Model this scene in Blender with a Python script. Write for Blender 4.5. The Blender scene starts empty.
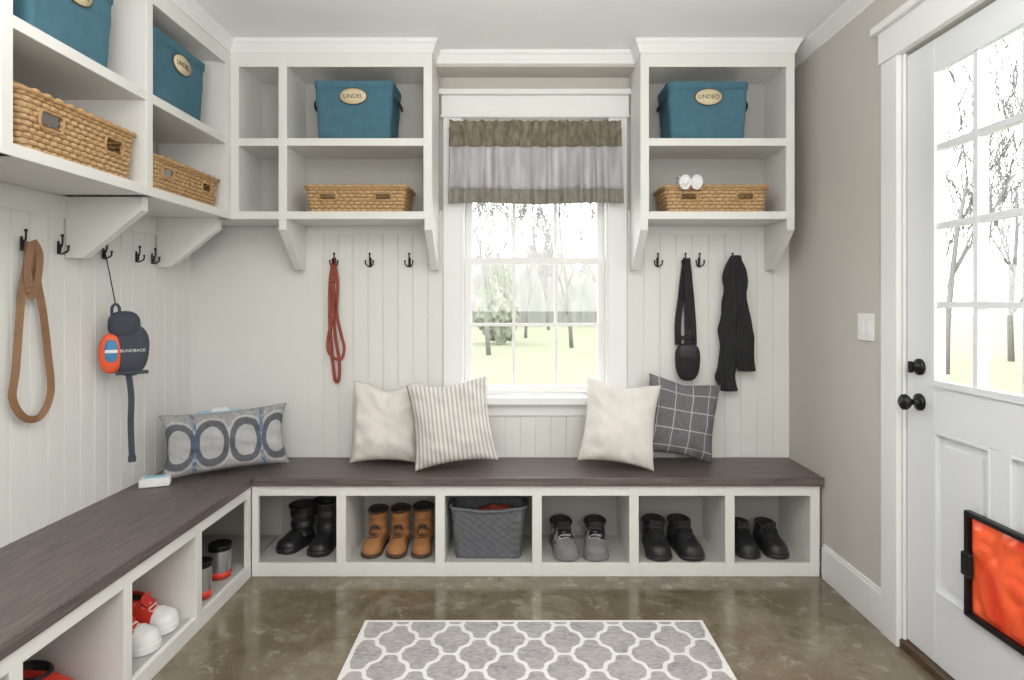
import bpy, bmesh, math, random
from mathutils import Vector, Matrix, noise
random.seed(7)
SC=bpy.context.scene
COL=SC.collection
SC.view_settings.view_transform='Standard'
pi=math.pi

# ---------------------------------------------------------------- materials
class NT:
    def __init__(s,name):
        s.m=bpy.data.materials.new(name); s.m.use_nodes=True
        s.t=s.m.node_tree; s.n=s.t.nodes; s.l=s.t.links
        s.b=s.n['Principled BSDF']; s.out=s.n['Material Output']
    def new(s,ty,**k):
        n=s.n.new(ty)
        for a,v in k.items(): setattr(n,a,v)
        return n
    def put(s,sock,v):
        if isinstance(v,bpy.types.NodeSocket): s.l.new(v,sock)
        elif isinstance(v,(tuple,list)) and len(sock.default_value)==4 and len(v)==3: sock.default_value=(*v,1)
        else: sock.default_value=v
    def math(s,op,a,b=None,c=None):
        n=s.new('ShaderNodeMath',operation=op)
        for i,v in enumerate((a,b,c)):
            if v is not None: s.put(n.inputs[i],v)
        return n.outputs[0]
    def coord(s,kind='Object'):
        return s.new('ShaderNodeTexCoord').outputs[kind]
    def sep(s,v):
        n=s.new('ShaderNodeSeparateXYZ'); s.l.new(v,n.inputs[0]); return n.outputs
    def mapping(s,v,sc):
        n=s.new('ShaderNodeMapping'); s.l.new(v,n.inputs['Vector']); n.inputs['Scale'].default_value=sc; return n.outputs[0]
    def noise(s,v,scale,detail=4,rough=.55,dist=0):
        n=s.new('ShaderNodeTexNoise'); s.l.new(v,n.inputs['Vector'])
        n.inputs['Scale'].default_value=scale; n.inputs['Detail'].default_value=detail
        n.inputs['Roughness'].default_value=rough; n.inputs['Distortion'].default_value=dist
        return n.outputs['Fac']
    def mix(s,f,a,b,mode='MIX'):
        n=s.new('ShaderNodeMix',data_type='RGBA',blend_type=mode)
        s.put(n.inputs[0],f); s.put(n.inputs[6],a); s.put(n.inputs[7],b); return n.outputs[2]
    def ramp(s,f,p0,p1):
        n=s.new('ShaderNodeMapRange'); s.put(n.inputs[0],f)
        n.inputs[1].default_value=p0; n.inputs[2].default_value=p1; return n.outputs[0]
    def bump(s,h,st,dist=.01):
        n=s.new('ShaderNodeBump'); n.inputs['Strength'].default_value=st; n.inputs['Distance'].default_value=dist
        s.put(n.inputs['Height'],h); s.l.new(n.outputs[0],s.b.inputs['Normal'])
    def col(s,v): s.put(s.b.inputs['Base Color'],v)
    def set(s,**k):
        for a,v in k.items(): s.put(s.b.inputs[a.replace('_',' ')],v)

def M(name,c,rough=.5,var=.06,scale=6,bump=.0,bscale=120,metal=0,stretch=(1,1,1),spec=.5):
    t=NT(name); co=t.mapping(t.coord(),stretch)
    f=t.noise(co,scale)
    a=tuple(max(0,x*(1-var)) for x in c); b=tuple(min(1,x*(1+var)) for x in c)
    t.col(t.mix(f,a,b)); t.set(Roughness=rough,Metallic=metal); t.b.inputs['Specular IOR Level'].default_value=spec
    if bump: t.bump(t.noise(co,bscale,3),bump,.004)
    return t.m

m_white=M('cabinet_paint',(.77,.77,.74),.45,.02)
m_recess_shade=M('cabinet_recess_shade',(.45,.445,.415),.55,.03)  # grey-beige cubby interiors, darkened to paint recess shade into the colour
m_panel=M('panel_paint',(.74,.74,.71),.5,.02)
m_trim=M('trim_paint',(.82,.82,.81),.4,.02)
m_ceil=M('ceiling_paint',(.92,.92,.92),.8,.01)
m_greige=M('wall_paint',(.57,.545,.50),.75,.02,3,.05,200)
m_doorp=M('door_paint',(.74,.76,.79),.4,.02)
m_black=M('black_metal',(.02,.02,.022),.35,.2,metal=.6)
m_teal=M('denim_blue_fabric',(.060,.160,.215),.85,.22,30,.6,250)
m_cloth_black=M('black_cloth',(.018,.018,.02),.85,.3,20,.5,200)
m_navy=M('navy_cloth',(.045,.055,.075),.75,.2,30,.3,250)
m_red=M('red_plastic',(.70,.05,.03),.4,.08)
m_orange=M('orange_rubber',(.80,.11,.035),.5,.12,12)
m_leather=M('brown_leather',(.24,.125,.06),.45,.25,25,.3,120)
m_redleash=M('red_leather',(.28,.055,.032),.55,.2,20,.2,150)
m_cream=M('cream_linen',(.76,.73,.68),.9,.06,30,.7,350)
m_tan=M('tan_suede',(.38,.17,.06),.8,.2,15,.4,120)
m_darkbrown=M('dark_brown_leather',(.07,.04,.025),.6,.2)
m_rubber=M('black_rubber',(.018,.018,.02),.4,.2)
m_blackle=M('black_leather',(.02,.02,.022),.45,.2,20,.15,150)
m_lining=M('dark_lining',(.03,.028,.026),.9,.2)
m_greyfab=M('grey_mesh_fabric',(.20,.20,.21),.8,.25,40,.4,300)
def mk_patt():
    t=NT('patterned_knit'); n=t.noise(t.coord(),34,2,.5,.6)
    t.col(t.mix(t.ramp(n,.50,.56),(.022,.022,.025),(.32,.32,.33))); t.set(Roughness=.8); return t.m
m_patt=mk_patt()
m_lightgrey=M('light_grey_rubber',(.42,.42,.42),.6,.05)
m_shoewhite=M('white_leather',(.80,.80,.78),.5,.03)
m_steel=M('brushed_steel',(.45,.46,.47),.3,.05,metal=.8)
m_blue=M('pale_blue_card',(.36,.60,.74),.6,.05)
m_bluedk=M('blue_print',(.05,.22,.45),.5,.05)
m_thresh=M('threshold_wood',(.09,.055,.032),.5,.2,20,stretch=(1,.1,1))
m_tag=M('tag_cream',(.70,.60,.40),.6,.05)
m_tagrim=M('tag_rim',(.12,.07,.035),.6,.1)
m_ink=M('ink',(.04,.03,.02),.6,.05)
m_paper=M('white_paper',(.82,.82,.82),.6,.02)
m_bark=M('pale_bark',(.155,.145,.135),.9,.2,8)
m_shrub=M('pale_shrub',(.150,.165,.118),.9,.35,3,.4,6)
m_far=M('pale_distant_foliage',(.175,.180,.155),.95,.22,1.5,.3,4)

def m_wood(name,st):
    t=NT(name); co=t.coord()
    g=t.noise(t.mapping(co,st),6,7,.65,.6)
    g2=t.noise(co,2.5,3)
    c=t.mix(t.ramp(g,.33,.67),(.055,.043,.038),(.175,.142,.130)); c=t.mix(t.math('MULTIPLY',g2,.35),c,(.17,.14,.13))
    t.col(c); t.set(Roughness=.40); t.bump(g,.2,.003); return t.m
m_woodx=m_wood('bench_wood_along',(1,16,16)); m_woody=m_wood('bench_wood_across',(16,1,16))

def mk_floor():
    t=NT('stained_concrete'); co=t.new('ShaderNodeNewGeometry').outputs['Position']
    a=t.noise(co,1.3,8,.6,.4); b=t.noise(co,3.0,9,.72,.7); c=t.noise(co,9,8,.78,.3)
    k=t.mix(t.ramp(a,.35,.65),(.125,.100,.062),(.215,.178,.120))
    k=t.mix(t.math('MULTIPLY',t.ramp(b,.50,.66),.7),k,(.32,.285,.22)); k=t.mix(t.math('MULTIPLY',t.ramp(c,.55,.66),.6),k,(.42,.39,.33))
    k=t.mix(t.math('MULTIPLY',t.ramp(c,.46,.36),.5),k,(.075,.055,.030))
    t.col(k); t.put(t.b.inputs['Roughness'],t.math('MULTIPLY_ADD',b,.22,.02)); t.bump(c,.03,.004)
    t.b.inputs['Specular IOR Level'].default_value=.8
    return t.m
m_floor=mk_floor()

def mk_wicker():
    t=NT('wicker'); co=t.coord(); a=t.noise(t.mapping(co,(1,1,3)),45,3); b=t.noise(co,9,3)
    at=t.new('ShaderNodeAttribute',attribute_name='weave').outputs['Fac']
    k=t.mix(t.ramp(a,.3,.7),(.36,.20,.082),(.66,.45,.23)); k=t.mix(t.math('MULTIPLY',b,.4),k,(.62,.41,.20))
    k=t.mix(t.ramp(at,.45,.0),k,(.14,.07,.026))  # shade in the grooves between strands painted into the colour
    t.col(k); t.set(Roughness=.6); t.bump(a,.5,.004); return t.m
m_wicker=mk_wicker()
m_wrim=M('wicker_rim',(.48,.29,.13),.6,.3,60,.6,90)
m_greybask=M('grey_woven_plastic',(.12,.125,.14),.6,.25,50,.5,120)

def mk_rug():
    t=NT('trellis_rug'); x,y,z=t.sep(t.coord())
    xx=t.math('PINGPONG',t.math('DIVIDE',x,.112),1); yy=t.math('PINGPONG',t.math('DIVIDE',t.math('ADD',y,.03),.104),1)
    p=t.math('SUBTRACT',t.math('ADD',xx,yy),1); q=t.math('SUBTRACT',xx,yy)
    sn=t.math('ADD',t.math('MULTIPLY',t.math('SINE',t.math('MULTIPLY',q,pi)),-.13),t.math('MULTIPLY',t.math('SINE',t.math('MULTIPLY',q,2*pi)),.105))
    n=t.noise(t.mapping(t.coord(),(1,3,1)),50,4); n2=t.noise(t.coord(),9,4,.7)
    d=t.math('ADD',t.math('ABSOLUTE',t.math('SUBTRACT',p,sn)),t.math('MULTIPLY',t.math('SUBTRACT',n,.5),.06))
    line=t.ramp(d,.135,.105)
    bx=t.math('GREATER_THAN',t.math('ABSOLUTE',x),.7275-.018); by=t.math('GREATER_THAN',t.math('ABSOLUTE',y),.845-.018)
    line=t.math('MAXIMUM',line,t.math('MAXIMUM',bx,by))
    g=t.mix(t.ramp(n,.3,.7),(.20,.19,.195),(.46,.44,.44)); g=t.mix(t.math('MULTIPLY',t.ramp(n2,.35,.65),.45),g,(.52,.49,.47)); w=t.mix(n,(.66,.65,.63),(.84,.83,.81))
    t.col(t.mix(line,g,w)); t.set(Roughness=.95); t.bump(n,.6,.005); return t.m
m_rug=mk_rug()

def mk_stripe():
    t=NT('striped_cotton'); u,v,w=t.sep(t.coord('UV'))
    f=t.math('FRACT',t.math('MULTIPLY',u,19)); a=t.math('LESS_THAN',f,.36)
    f2=t.math('ABSOLUTE',t.math('SUBTRACT',f,.18)); a2=t.math('LESS_THAN',f2,.05)
    n=t.noise(t.coord(),200,2)
    k=t.mix(a,(.74,.72,.68),(.34,.32,.30)); k=t.mix(a2,k,(.60,.58,.55)); t.col(t.mix(t.math('MULTIPLY',n,.2),k,(.5,.47,.43)))
    t.set(Roughness=.9); t.bump(n,.4,.002); return t.m
m_stripe=mk_stripe()
def mk_plaid():
    t=NT('windowpane_wool'); u,v,w=t.sep(t.coord('UV'))
    fu=t.math('ABSOLUTE',t.math('SUBTRACT',t.math('FRACT',t.math('MULTIPLY',u,4.2)),.5)); fv=t.math('ABSOLUTE',t.math('SUBTRACT',t.math('FRACT',t.math('MULTIPLY',v,4.2)),.5))
    a=t.math('MAXIMUM',t.math('LESS_THAN',fu,.028),t.math('LESS_THAN',fv,.028))
    n=t.noise(t.coord(),160,3)
    k=t.mix(t.ramp(n,.3,.7),(.10,.10,.11),(.21,.21,.22)); k=t.mix(t.math('MULTIPLY',a,.65),k,(.62,.62,.60))
    t.col(k); t.set(Roughness=.95); t.bump(n,.6,.003); return t.m
m_plaid=mk_plaid()
def mk_lumbar():
    t=NT('oval_print_linen'); u,v,w=t.sep(t.coord('UV'))
    n=t.noise(t.coord(),60,4); wob=t.math('MULTIPLY',t.math('SUBTRACT',t.noise(t.coord(),8,2),.5),.28)
    du=t.math('SUBTRACT',t.math('FRACT',t.math('ADD',t.math('MULTIPLY',u,3.7),.1)),.5); dv=t.math('SUBTRACT',v,.48)
    r=t.math('ADD',wob,t.math('SQRT',t.math('ADD',t.math('POWER',t.math('ABSOLUTE',t.math('DIVIDE',du,.54)),2.2),t.math('POWER',t.math('ABSOLUTE',t.math('DIVIDE',dv,.40)),2.2))))
    def ring(a,b): return t.math('MULTIPLY',t.math('GREATER_THAN',r,a),t.math('LESS_THAN',r,b))
    k=t.mix(t.ramp(n,.3,.7),(.24,.24,.245),(.40,.39,.38)); k=t.mix(t.math('LESS_THAN',r,.60),k,t.mix(n,(.34,.35,.36),(.52,.52,.51)))
    k=t.mix(t.math('MULTIPLY',ring(.62,.92),.92),k,t.mix(n,(.055,.065,.08),(.13,.14,.16))); k=t.mix(t.math('MULTIPLY',ring(.97,1.04),.5),k,(.6,.6,.58))
    du2=t.math('ABSOLUTE',t.math('SUBTRACT',t.math('FRACT',t.math('ADD',t.math('MULTIPLY',u,1.85),.05)),.5))
    bl=t.math('MULTIPLY',t.math('LESS_THAN',du2,.035),t.math('GREATER_THAN',n,.48))
    k=t.mix(t.math('MULTIPLY',bl,.8),k,(.05,.13,.28)); t.col(k); t.set(Roughness=.95); t.bump(n,.4,.003); return t.m
m_lumbar=mk_lumbar()
def cloth_tr(name,c1,c2,sc,tr=.35,st=(1,1,1)):
    t=NT(name); n=t.noise(t.mapping(t.coord(),st),sc,3)
    k=t.mix(t.ramp(n,.35,.65),c1,c2); t.col(k); t.set(Roughness=.95)
    T=t.new('ShaderNodeBsdfTranslucent'); t.l.new(k,T.inputs[0]); X=t.new('ShaderNodeMixShader'); X.inputs[0].default_value=tr
    t.l.new(t.b.outputs[0],X.inputs[1]); t.l.new(T.outputs[0],X.inputs[2]); t.l.new(X.outputs[0],t.out.inputs[0]); return t.m
m_val1=cloth_tr('valance_taupe',(.16,.135,.095),(.29,.26,.20),50,.12,(1,1,.4))
m_val2=cloth_tr('valance_sheer',(.46,.45,.48),(.66,.65,.67),18,.22,(1.6,1,.2))
m_val3=cloth_tr('valance_hem',(.25,.235,.195),(.36,.34,.30),50,.12,(1,1,.4))
def mk_glass():
    t=NT('window_glass'); a=t.new('ShaderNodeBsdfTransparent'); g=t.new('ShaderNodeBsdfGlossy'); g.inputs['Roughness'].default_value=.02
    X=t.new('ShaderNodeMixShader'); X.inputs[0].default_value=.05
    t.l.new(a.outputs[0],X.inputs[1]); t.l.new(g.outputs[0],X.inputs[2]); t.l.new(X.outputs[0],t.out.inputs[0]); return t.m
m_glass=mk_glass()
def mk_flap():
    t=NT('orange_flap'); n=t.noise(t.coord(),4,2,.5,.8)
    k=t.mix(t.ramp(n,.38,.52),(.66,.045,.015),(.86,.12,.035)); k=t.mix(t.ramp(n,.56,.66),k,(.95,.26,.14)); t.col(k); t.set(Roughness=.25)
    t.b.inputs['Emission Strength'].default_value=.15; t.put(t.b.inputs['Emission Color'],k); return t.m  # faint glow added to the flap, which is no lamp
m_flap=mk_flap()
def mk_lawn():
    t=NT('lawn'); n=t.noise(t.coord(),.6,5); n2=t.noise(t.coord(),8,3)
    t.col(t.mix(n,(.130,.150,.075),(.175,.185,.125))); t.set(Roughness=1); t.bump(n2,.5,.05); return t.m
m_lawn=mk_lawn()

# ---------------------------------------------------------------- helpers
def bx(bm,x0,x1,y0,y1,z0,z1,bev=.0,mi=0,seg=1):
    mat=Matrix.Translation(((x0+x1)/2,(y0+y1)/2,(z0+z1)/2))@Matrix.Diagonal((abs(x1-x0),abs(y1-y0),abs(z1-z0),1))
    r=bmesh.ops.create_cube(bm,size=1,matrix=mat); vs=r['verts']
    fs=set(f for v in vs for f in v.link_faces)
    for f in fs: f.material_index=mi
    if bev:
        es=list(set(e for v in vs for e in v.link_edges))
        bmesh.ops.bevel(bm,geom=es,offset=bev,segments=seg,affect='EDGES',profile=.6)
def grid(bm,rows,cu=False,cv=False,mi=0,smooth=True):
    R=[[bm.verts.new(p) for p in r] for r in rows]; n=len(R); m=len(R[0])
    for i in range(n if cv else n-1):
        for j in range(m if cu else m-1):
            a,b,c,d=R[i][j],R[i][(j+1)%m],R[(i+1)%n][(j+1)%m],R[(i+1)%n][j]
            try:
                f=bm.faces.new((a,b,c,d)); f.smooth=smooth; f.material_index=mi
            except ValueError: pass
    return R
def capf(bm,row,mi=0):
    try:
        f=bm.faces.new(row); f.material_index=mi
    except ValueError: pass
def cr(pts,n=8,closed=False):
    P=[Vector(p) for p in pts]; out=[]; N=len(P)
    for i in range(N if closed else N-1):
        if closed: a,b,c,d=P[(i-1)%N],P[i],P[(i+1)%N],P[(i+2)%N]
        else: a,b,c,d=P[max(i-1,0)],P[i],P[i+1],P[min(i+2,N-1)]
        for k in range(n):
            t=k/n; out.append(.5*((2*b)+(c-a)*t+(2*a-5*b+4*c-d)*t*t+(-a+3*b-3*c+d)*t**3))
    if not closed: out.append(P[-1])
    return out
def tube(bm,pts,r,seg=8,closed=False,mi=0):
    P=[Vector(p) for p in pts]; N=len(P)
    def tan(i):
        if closed: v=P[(i+1)%N]-P[(i-1)%N]
        else: v=P[min(i+1,N-1)]-P[max(i-1,0)]
        return v.normalized()
    t0=tan(0); up=Vector((0,0,1)) if abs(t0.z)<.9 else Vector((1,0,0)); u=t0.cross(up).normalized(); rows=[]
    for i in range(N):
        t=tan(i); u=(u-t*u.dot(t)).normalized(); v=t.cross(u); rr=r[i] if isinstance(r,(list,tuple)) else r
        rows.append([P[i]+(u*math.cos(2*pi*k/seg)+v*math.sin(2*pi*k/seg))*rr for k in range(seg)])
    R=grid(bm,rows,cu=True,cv=closed,mi=mi)
    if not closed: capf(bm,R[0][::-1],mi); capf(bm,R[-1],mi)
def ribbon(bm,pts,w,t,n,closed=False,mi=0):
    P=[Vector(p) for p in pts]; N=len(P); n=Vector(n).normalized(); rows=[]
    for i in range(N):
        T=(P[(i+1)%N]-P[(i-1)%N]) if closed else (P[min(i+1,N-1)]-P[max(i-1,0)])
        T.normalize(); s=T.cross(n)
        if s.length<1e-4: s=Vector((0,0,1)).cross(n)
        s.normalize()
        rows.append([P[i]+s*w/2-n*t/2,P[i]+s*w/2+n*t/2,P[i]-s*w/2+n*t/2,P[i]-s*w/2-n*t/2])
    R=grid(bm,rows,cu=True,cv=closed,mi=mi,smooth=False)
    if not closed: capf(bm,R[0][::-1],mi); capf(bm,R[-1],mi)
def lathe(bm,prof,seg=28,mat=None,mi=0,sx=1,sy=1):
    rows=[[Vector((r*sx*math.cos(2*pi*k/seg),r*sy*math.sin(2*pi*k/seg),z)) for k in range(seg)] for r,z in prof]
    if mat: rows=[[mat@p for p in r] for r in rows]
    R=grid(bm,rows,cu=True,mi=mi)
    if prof[0][0]>1e-5: capf(bm,R[0][::-1],mi)
    if prof[-1][0]>1e-5: capf(bm,R[-1],mi)
def blob(bm,cx,cy,cz,ax,ay,az,e1=.7,n=24,squash=None):
    rows=[]
    for i in range(n+1):
        ph=-pi/2+pi*i/n; r=[]
        for j in range(32):
            th=2*pi*j/32; f=lambda v:math.copysign(abs(v)**e1,v)
            x=f(math.cos(ph))*f(math.cos(th)); y=f(math.cos(ph))*f(math.sin(th)); z=f(math.sin(ph))
            q=1
            if squash: q=squash(z)
            r.append(Vector((cx+ax*x*q,cy+ay*y,cz+az*z)))
        rows.append(r)
    grid(bm,rows,cu=True); bmesh.ops.remove_doubles(bm,verts=bm.verts,dist=1e-5)
def fin(name,bm,mats,parent=None,world=False,loc=None,rot=None,kind=None,fixn=True,keep=False):
    if fixn: bmesh.ops.recalc_face_normals(bm,faces=bm.faces)
    if parent is not None and world: bmesh.ops.translate(bm,verts=bm.verts,vec=-parent.location)
    off=Vector((0,0,0))
    if parent is None and loc is None and not keep:
        xs=[v.co.x for v in bm.verts]; ys=[v.co.y for v in bm.verts]; zs=[v.co.z for v in bm.verts]
        off=Vector(((min(xs)+max(xs))/2,(min(ys)+max(ys))/2,min(zs))); bmesh.ops.translate(bm,verts=bm.verts,vec=-off)
    me=bpy.data.meshes.new(name); bm.to_mesh(me); bm.free()
    if not isinstance(mats,(list,tuple)): mats=[mats]
    for m in mats: me.materials.append(m)
    o=bpy.data.objects.new(name,me); COL.objects.link(o)
    o.location=Vector(loc) if loc is not None else off
    if rot: o.rotation_euler=rot
    if parent is not None: o.parent=parent
    if kind: o['kind']=kind
    return o
def empty(name,loc,rot=(0,0,0)):
    e=bpy.data.objects.new(name,None); COL.objects.link(e); e.location=loc; e.rotation_euler=rot; e.empty_display_size=.05; return e
def lab(o,l,c,g=None):
    o['label']=l; o['category']=c
    if g: o['group']=g
    return o
def part(name,boxes,mat,parent,bev=.002,world=True):
    bm=bmesh.new()
    for b in boxes: bx(bm,*b,bev=bev)
    return fin(name,bm,mat,parent,world)
def struct(name,boxes,mat,bev=0):
    bm=bmesh.new()
    for b in boxes: bx(bm,*b,bev=bev)
    o=fin(name,bm,mat,kind='structure'); return o
def text(s,size,mat,parent,loc,rot,name='lettering'):
    cu=bpy.data.curves.new('t','FONT'); cu.body=s; cu.size=size; cu.extrude=.0006; cu.align_x='CENTER'; cu.align_y='CENTER'
    ob=bpy.data.objects.new('t',cu); COL.objects.link(ob); dg=bpy.context.evaluated_depsgraph_get()
    me=bpy.data.meshes.new_from_object(ob.evaluated_get(dg)); bpy.data.objects.remove(ob)
    me.materials.clear(); me.materials.append(mat)
    o=bpy.data.objects.new(name,me); COL.objects.link(o); o.parent=parent; o.location=loc; o.rotation_euler=rot; return o

# ---------------------------------------------------------------- dimensions
XL,XR,YB,ZC=-1.86,1.54,3.41,2.74
YR=-1.8
# ---------------------------------------------------------------- shell
struct('floor',[(XL,XR,YR,YB,-.1,0)],m_floor)
struct('ceiling',[(XL,XR,YR,YB,ZC,ZC+.1)],m_ceil)
wx0,wx1,wz0,wz1=-.3125,.517,.846,2.385
SY=3.25
struct('wall_back',[(XL-.15,wx0,YB,YB+.15,-.1,ZC+.1),(wx1,XR+.15,YB,YB+.15,-.1,ZC+.1),(wx0,wx1,YB,YB+.15,-.1,wz0),(wx0,wx1,YB,YB+.15,wz1,ZC+.1),(-.44,.64,SY,YB,2.655,ZC)],m_greige)
struct('wall_left',[(XL-.15,XL,YR,YB,-.1,ZC+.1)],m_panel)
struct('wall_rear',[(XL-.15,XR+.15,YR-.15,YR,-.1,ZC+.1)],m_panel)
dy0,dy1,dz1=1.46,2.40,2.37
struct('wall_right',[(XR,XR+.15,YR,dy0,-.1,ZC+.1),(XR,XR+.15,dy1,YB,-.1,ZC+.1),(XR,XR+.15,dy0,dy1,dz1,ZC+.1),(XR,XR+.15,dy0,dy1,-.1,0)],m_greige)
struct('baseboard_right',[(XR-.018,XR,dy1+.105,3.0,0,.155),(XR-.012,XR,dy1+.105,3.0,.155,.17)],m_trim,.002)
def bead(name,axis,a0,a1,z0,z1,base,d=.012,pitch=.0875):
    bm=bmesh.new(); pts=[]; n=max(1,round((a1-a0)/pitch)); p=(a1-a0)/n; g=.004
    pts.append((a0,d))
    for i in range(1,n):
        x=a0+i*p; pts+=[(x-g,d),(x-g*.4,d-.005),(x+g*.4,d-.005),(x+g,d)]
    pts.append((a1,d)); pts=[(a0,0)]+pts+[(a1,0)]
    def f(a,h,z): return Vector((a,base-h,z)) if axis=='x' else Vector((base+h,a,z))
    grid(bm,[[f(a,h,z0) for a,h in pts],[f(a,h,z1) for a,h in pts]],smooth=False)
    capf(bm,[bm.verts.new(f(a,h,z1)) for a,h in pts])
    return fin(name,bm,m_panel,kind='structure')
bead('trim_1','x',-1.18,-.42,.50,1.76,YB); bead('trim_2','x',.625,XR,.50,1.76,YB); bead('trim_3','x',-.42,.625,.50,.735,YB)
bead('trim_4','y',-.6,YB,.50,1.72,XL)
struct('trim_5',[(XL+.0,-1.18,YB-.012,YB,.5,1.9),(-1.18,-.42,YB-.016,YB,1.76,1.9),(.625,XR,YB-.016,YB,1.76,1.9)],m_panel,.001)
struct('trim_6',[(XL,XL+.018,-.6,YB-.016,1.72,1.81)],m_panel,.002)
def crown(name,path,prof,side=1):
    P=[Vector((*p,0)) for p in path]; rows=[]
    for i,p in enumerate(P):
        ns=[]
        if i>0: d=(P[i]-P[i-1]).normalized(); ns.append(Vector((d.y,-d.x,0))*side)
        if i<len(P)-1: d=(P[i+1]-P[i]).normalized(); ns.append(Vector((d.y,-d.x,0))*side)
        n=ns[0] if len(ns)==1 else (ns[0]+ns[1])/(1+ns[0].dot(ns[1]))
        rows.append([p+n*o+Vector((0,0,z)) for o,z in prof])
    bm=bmesh.new(); R=grid(bm,rows,cu=True,smooth=False); capf(bm,R[0][::-1]); capf(bm,R[-1])
    return fin(name,bm,m_trim,kind='structure')
prof=[(-.0,ZC-.070),(.005,ZC-.070),(.007,ZC-.058),(.012,ZC-.048),(.020,ZC-.030),(.028,ZC-.019),(.030,ZC-.010),(.030,ZC-.001),(0,ZC-.001)]
LX=-1.487; FY=3.11
crown('trim_7',[(LX,YR),(LX,FY),(-.44,FY),(-.44,SY),(.64,SY),(.64,FY),(1.44,FY),(1.44,YB)],prof)
crown('trim_8',[(XR,YB),(XR,YR)],[(o*1.8,z) for o,z in prof])
struct('trim_9',[(wx0-.105,wx0,YB-.022,YB,.83,wz1+.04),(wx1,wx1+.105,YB-.022,YB,.83,wz1+.04)],m_trim,.003)
struct('trim_10',[(wx0-.115,wx1+.115,YB-.028,YB,wz1+.04,2.545),(wx0-.12,wx1+.12,YB-.035,YB,wz1+.035,wz1+.05),(wx0-.127,wx1+.123,YB-.055,YB,2.545,2.575)],m_trim,.003)
struct('trim_11',[(wx0-.13,wx1+.13,YB-.065,YB+.03,.805,.846),(wx0-.105,wx1+.105,YB-.02,YB,.735,.805)],m_trim,.003)
w=empty('window_1',((wx0+wx1)/2,YB+.03,wz0)); w['kind']='structure'
part('jamb',[(wx0,wx0+.012,YB,YB+.15,wz0,wz1),(wx1-.012,wx1,YB,YB+.15,wz0,wz1),(wx0+.012,wx1-.012,YB,YB+.15,wz1-.012,wz1),(wx0+.012,wx1-.012,YB+.03,YB+.15,wz0-.001,wz0+.012)],m_trim,w,0)
def sash(z0,z1,y,bot):
    a,b=wx0+.0125,wx1-.0125; s=.040; bl=[(a,a+s,y,y+.03,z0,z1),(b-s,b,y,y+.03,z0,z1),(a+s,b-s,y+.001,y+.029,z0,z0+bot),(a+s,b-s,y+.001,y+.029,z1-.036,z1)]
    g0,g1=a+s,b-s; zm=(z0+bot+z1-.036)/2; mw=.009
    for k in (1,2):
        x=g0+(g1-g0)*k/3; bl+=[(x-mw,x+mw,y+.002,y+.028,z0+bot,z1-.036)]
    xs=[g0,g0+(g1-g0)/3,g0+(g1-g0)*2/3,g1]
    for k in range(3): bl.append((xs[k]+(mw if k else 0),xs[k+1]-(mw if k<2 else 0),y+.003,y+.027,zm-mw,zm+mw))
    part('sash',bl,m_trim,w,0)
    part('glass_pane',[(g0,g1,y+.013,y+.017,z0+bot,z1-.036)],m_glass,w,0)
sash(wz0+.013,1.635,YB+.04,.04); sash(1.60,wz1-.013,YB+.075,.036)

# door
d=empty('door_1',(XR+.03,(dy0+dy1)/2,.04)); d['kind']='structure'
a,b=dy0+.012,dy1-.012; X0,X1=XR+.012,XR+.055; zt=dz1-.012
gy=[1.63,1.831,2.032,2.232]; gz0,gz1=1.079,2.243
sl=[(X0,X1,a,gy[0],.04,zt),(X0,X1,gy[3],b,.04,zt),(X0+.0005,X1,gy[0],gy[3],gz1,zt),(X0+.0005,X1,gy[0],gy[3],.90,gz0),(X0+.0005,X1,gy[0],gy[3],.04,.30),(X0+.0005,X1,1.895,1.967,.30,.90),(X0+.016,X1-.001,gy[0],gy[3],.30,.90)]
for y0,y1 in ((gy[0],1.895),(1.967,gy[3])):
    sl.append((X0+.006,X0+.02,y0+.045,y1-.045,.345,.855))
    sl+= [(X0-.003,X0+.02,y0,y0+.012,.30,.90),(X0-.003,X0+.02,y1-.012,y1,.30,.90),(X0-.0025,X0+.02,y0+.012,y1-.012,.30,.312),(X0-.0025,X0+.02,y0+.012,y1-.012,.888,.90)]
part('slab',sl,m_doorp,d,.002)
gl=[(X0-.008,X0+.01,gy[0]-.012,gy[0]+.012,gz0-.012,gz1+.012),(X0-.008,X0+.01,gy[3]-.012,gy[3]+.012,gz0-.012,gz1+.012),(X0-.0075,X0+.01,gy[0]+.012,gy[3]-.012,gz1-.012,gz1+.012),(X0-.0075,X0+.01,gy[0]+.012,gy[3]-.012,gz0-.012,gz0+.012)]
for k in (1,2): gl.append((X0,X1-.005,gy[k]-.011,gy[k]+.011,gz0+.012,gz1-.012))
for k in (1,2,3):
    z=gz0+(gz1-gz0)*k/4
    for j in range(3): gl.append((X0+.001,X1-.006,gy[j]+(.011 if j else .012),gy[j+1]-(.011 if j<2 else .012),z-.011,z+.011))
part('muntin_grille',gl,m_doorp,d,0)
part('glass_pane',[(X0+.018,X0+.022,gy[0],gy[3],gz0,gz1)],m_glass,d,0)
def axX(x,y,z): return Matrix.Translation((x,y,z))@Matrix.Rotation(-pi/2,4,'Y')
bm=bmesh.new(); lathe(bm,[(.032,0),(.032,.008),(.026,.014),(.018,.018),(.016,.03),(0,.03)],24,axX(X0,2.31,1.13)); bx(bm,X0-.045,X0-.028,2.303,2.317,1.108,1.152,.003)
fin('deadbolt',bm,m_black,d,True)['label']='black metal deadbolt turn'
bm=bmesh.new(); lathe(bm,[(.033,0),(.033,.008),(.022,.014),(.012,.018),(.011,.038),(.022,.044),(.030,.055),(.030,.066),(.020,.074),(0,.076)],24,axX(X0,2.31,.995))
fin('door_knob',bm,m_black,d,True)['label']='round black metal knob'
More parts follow.
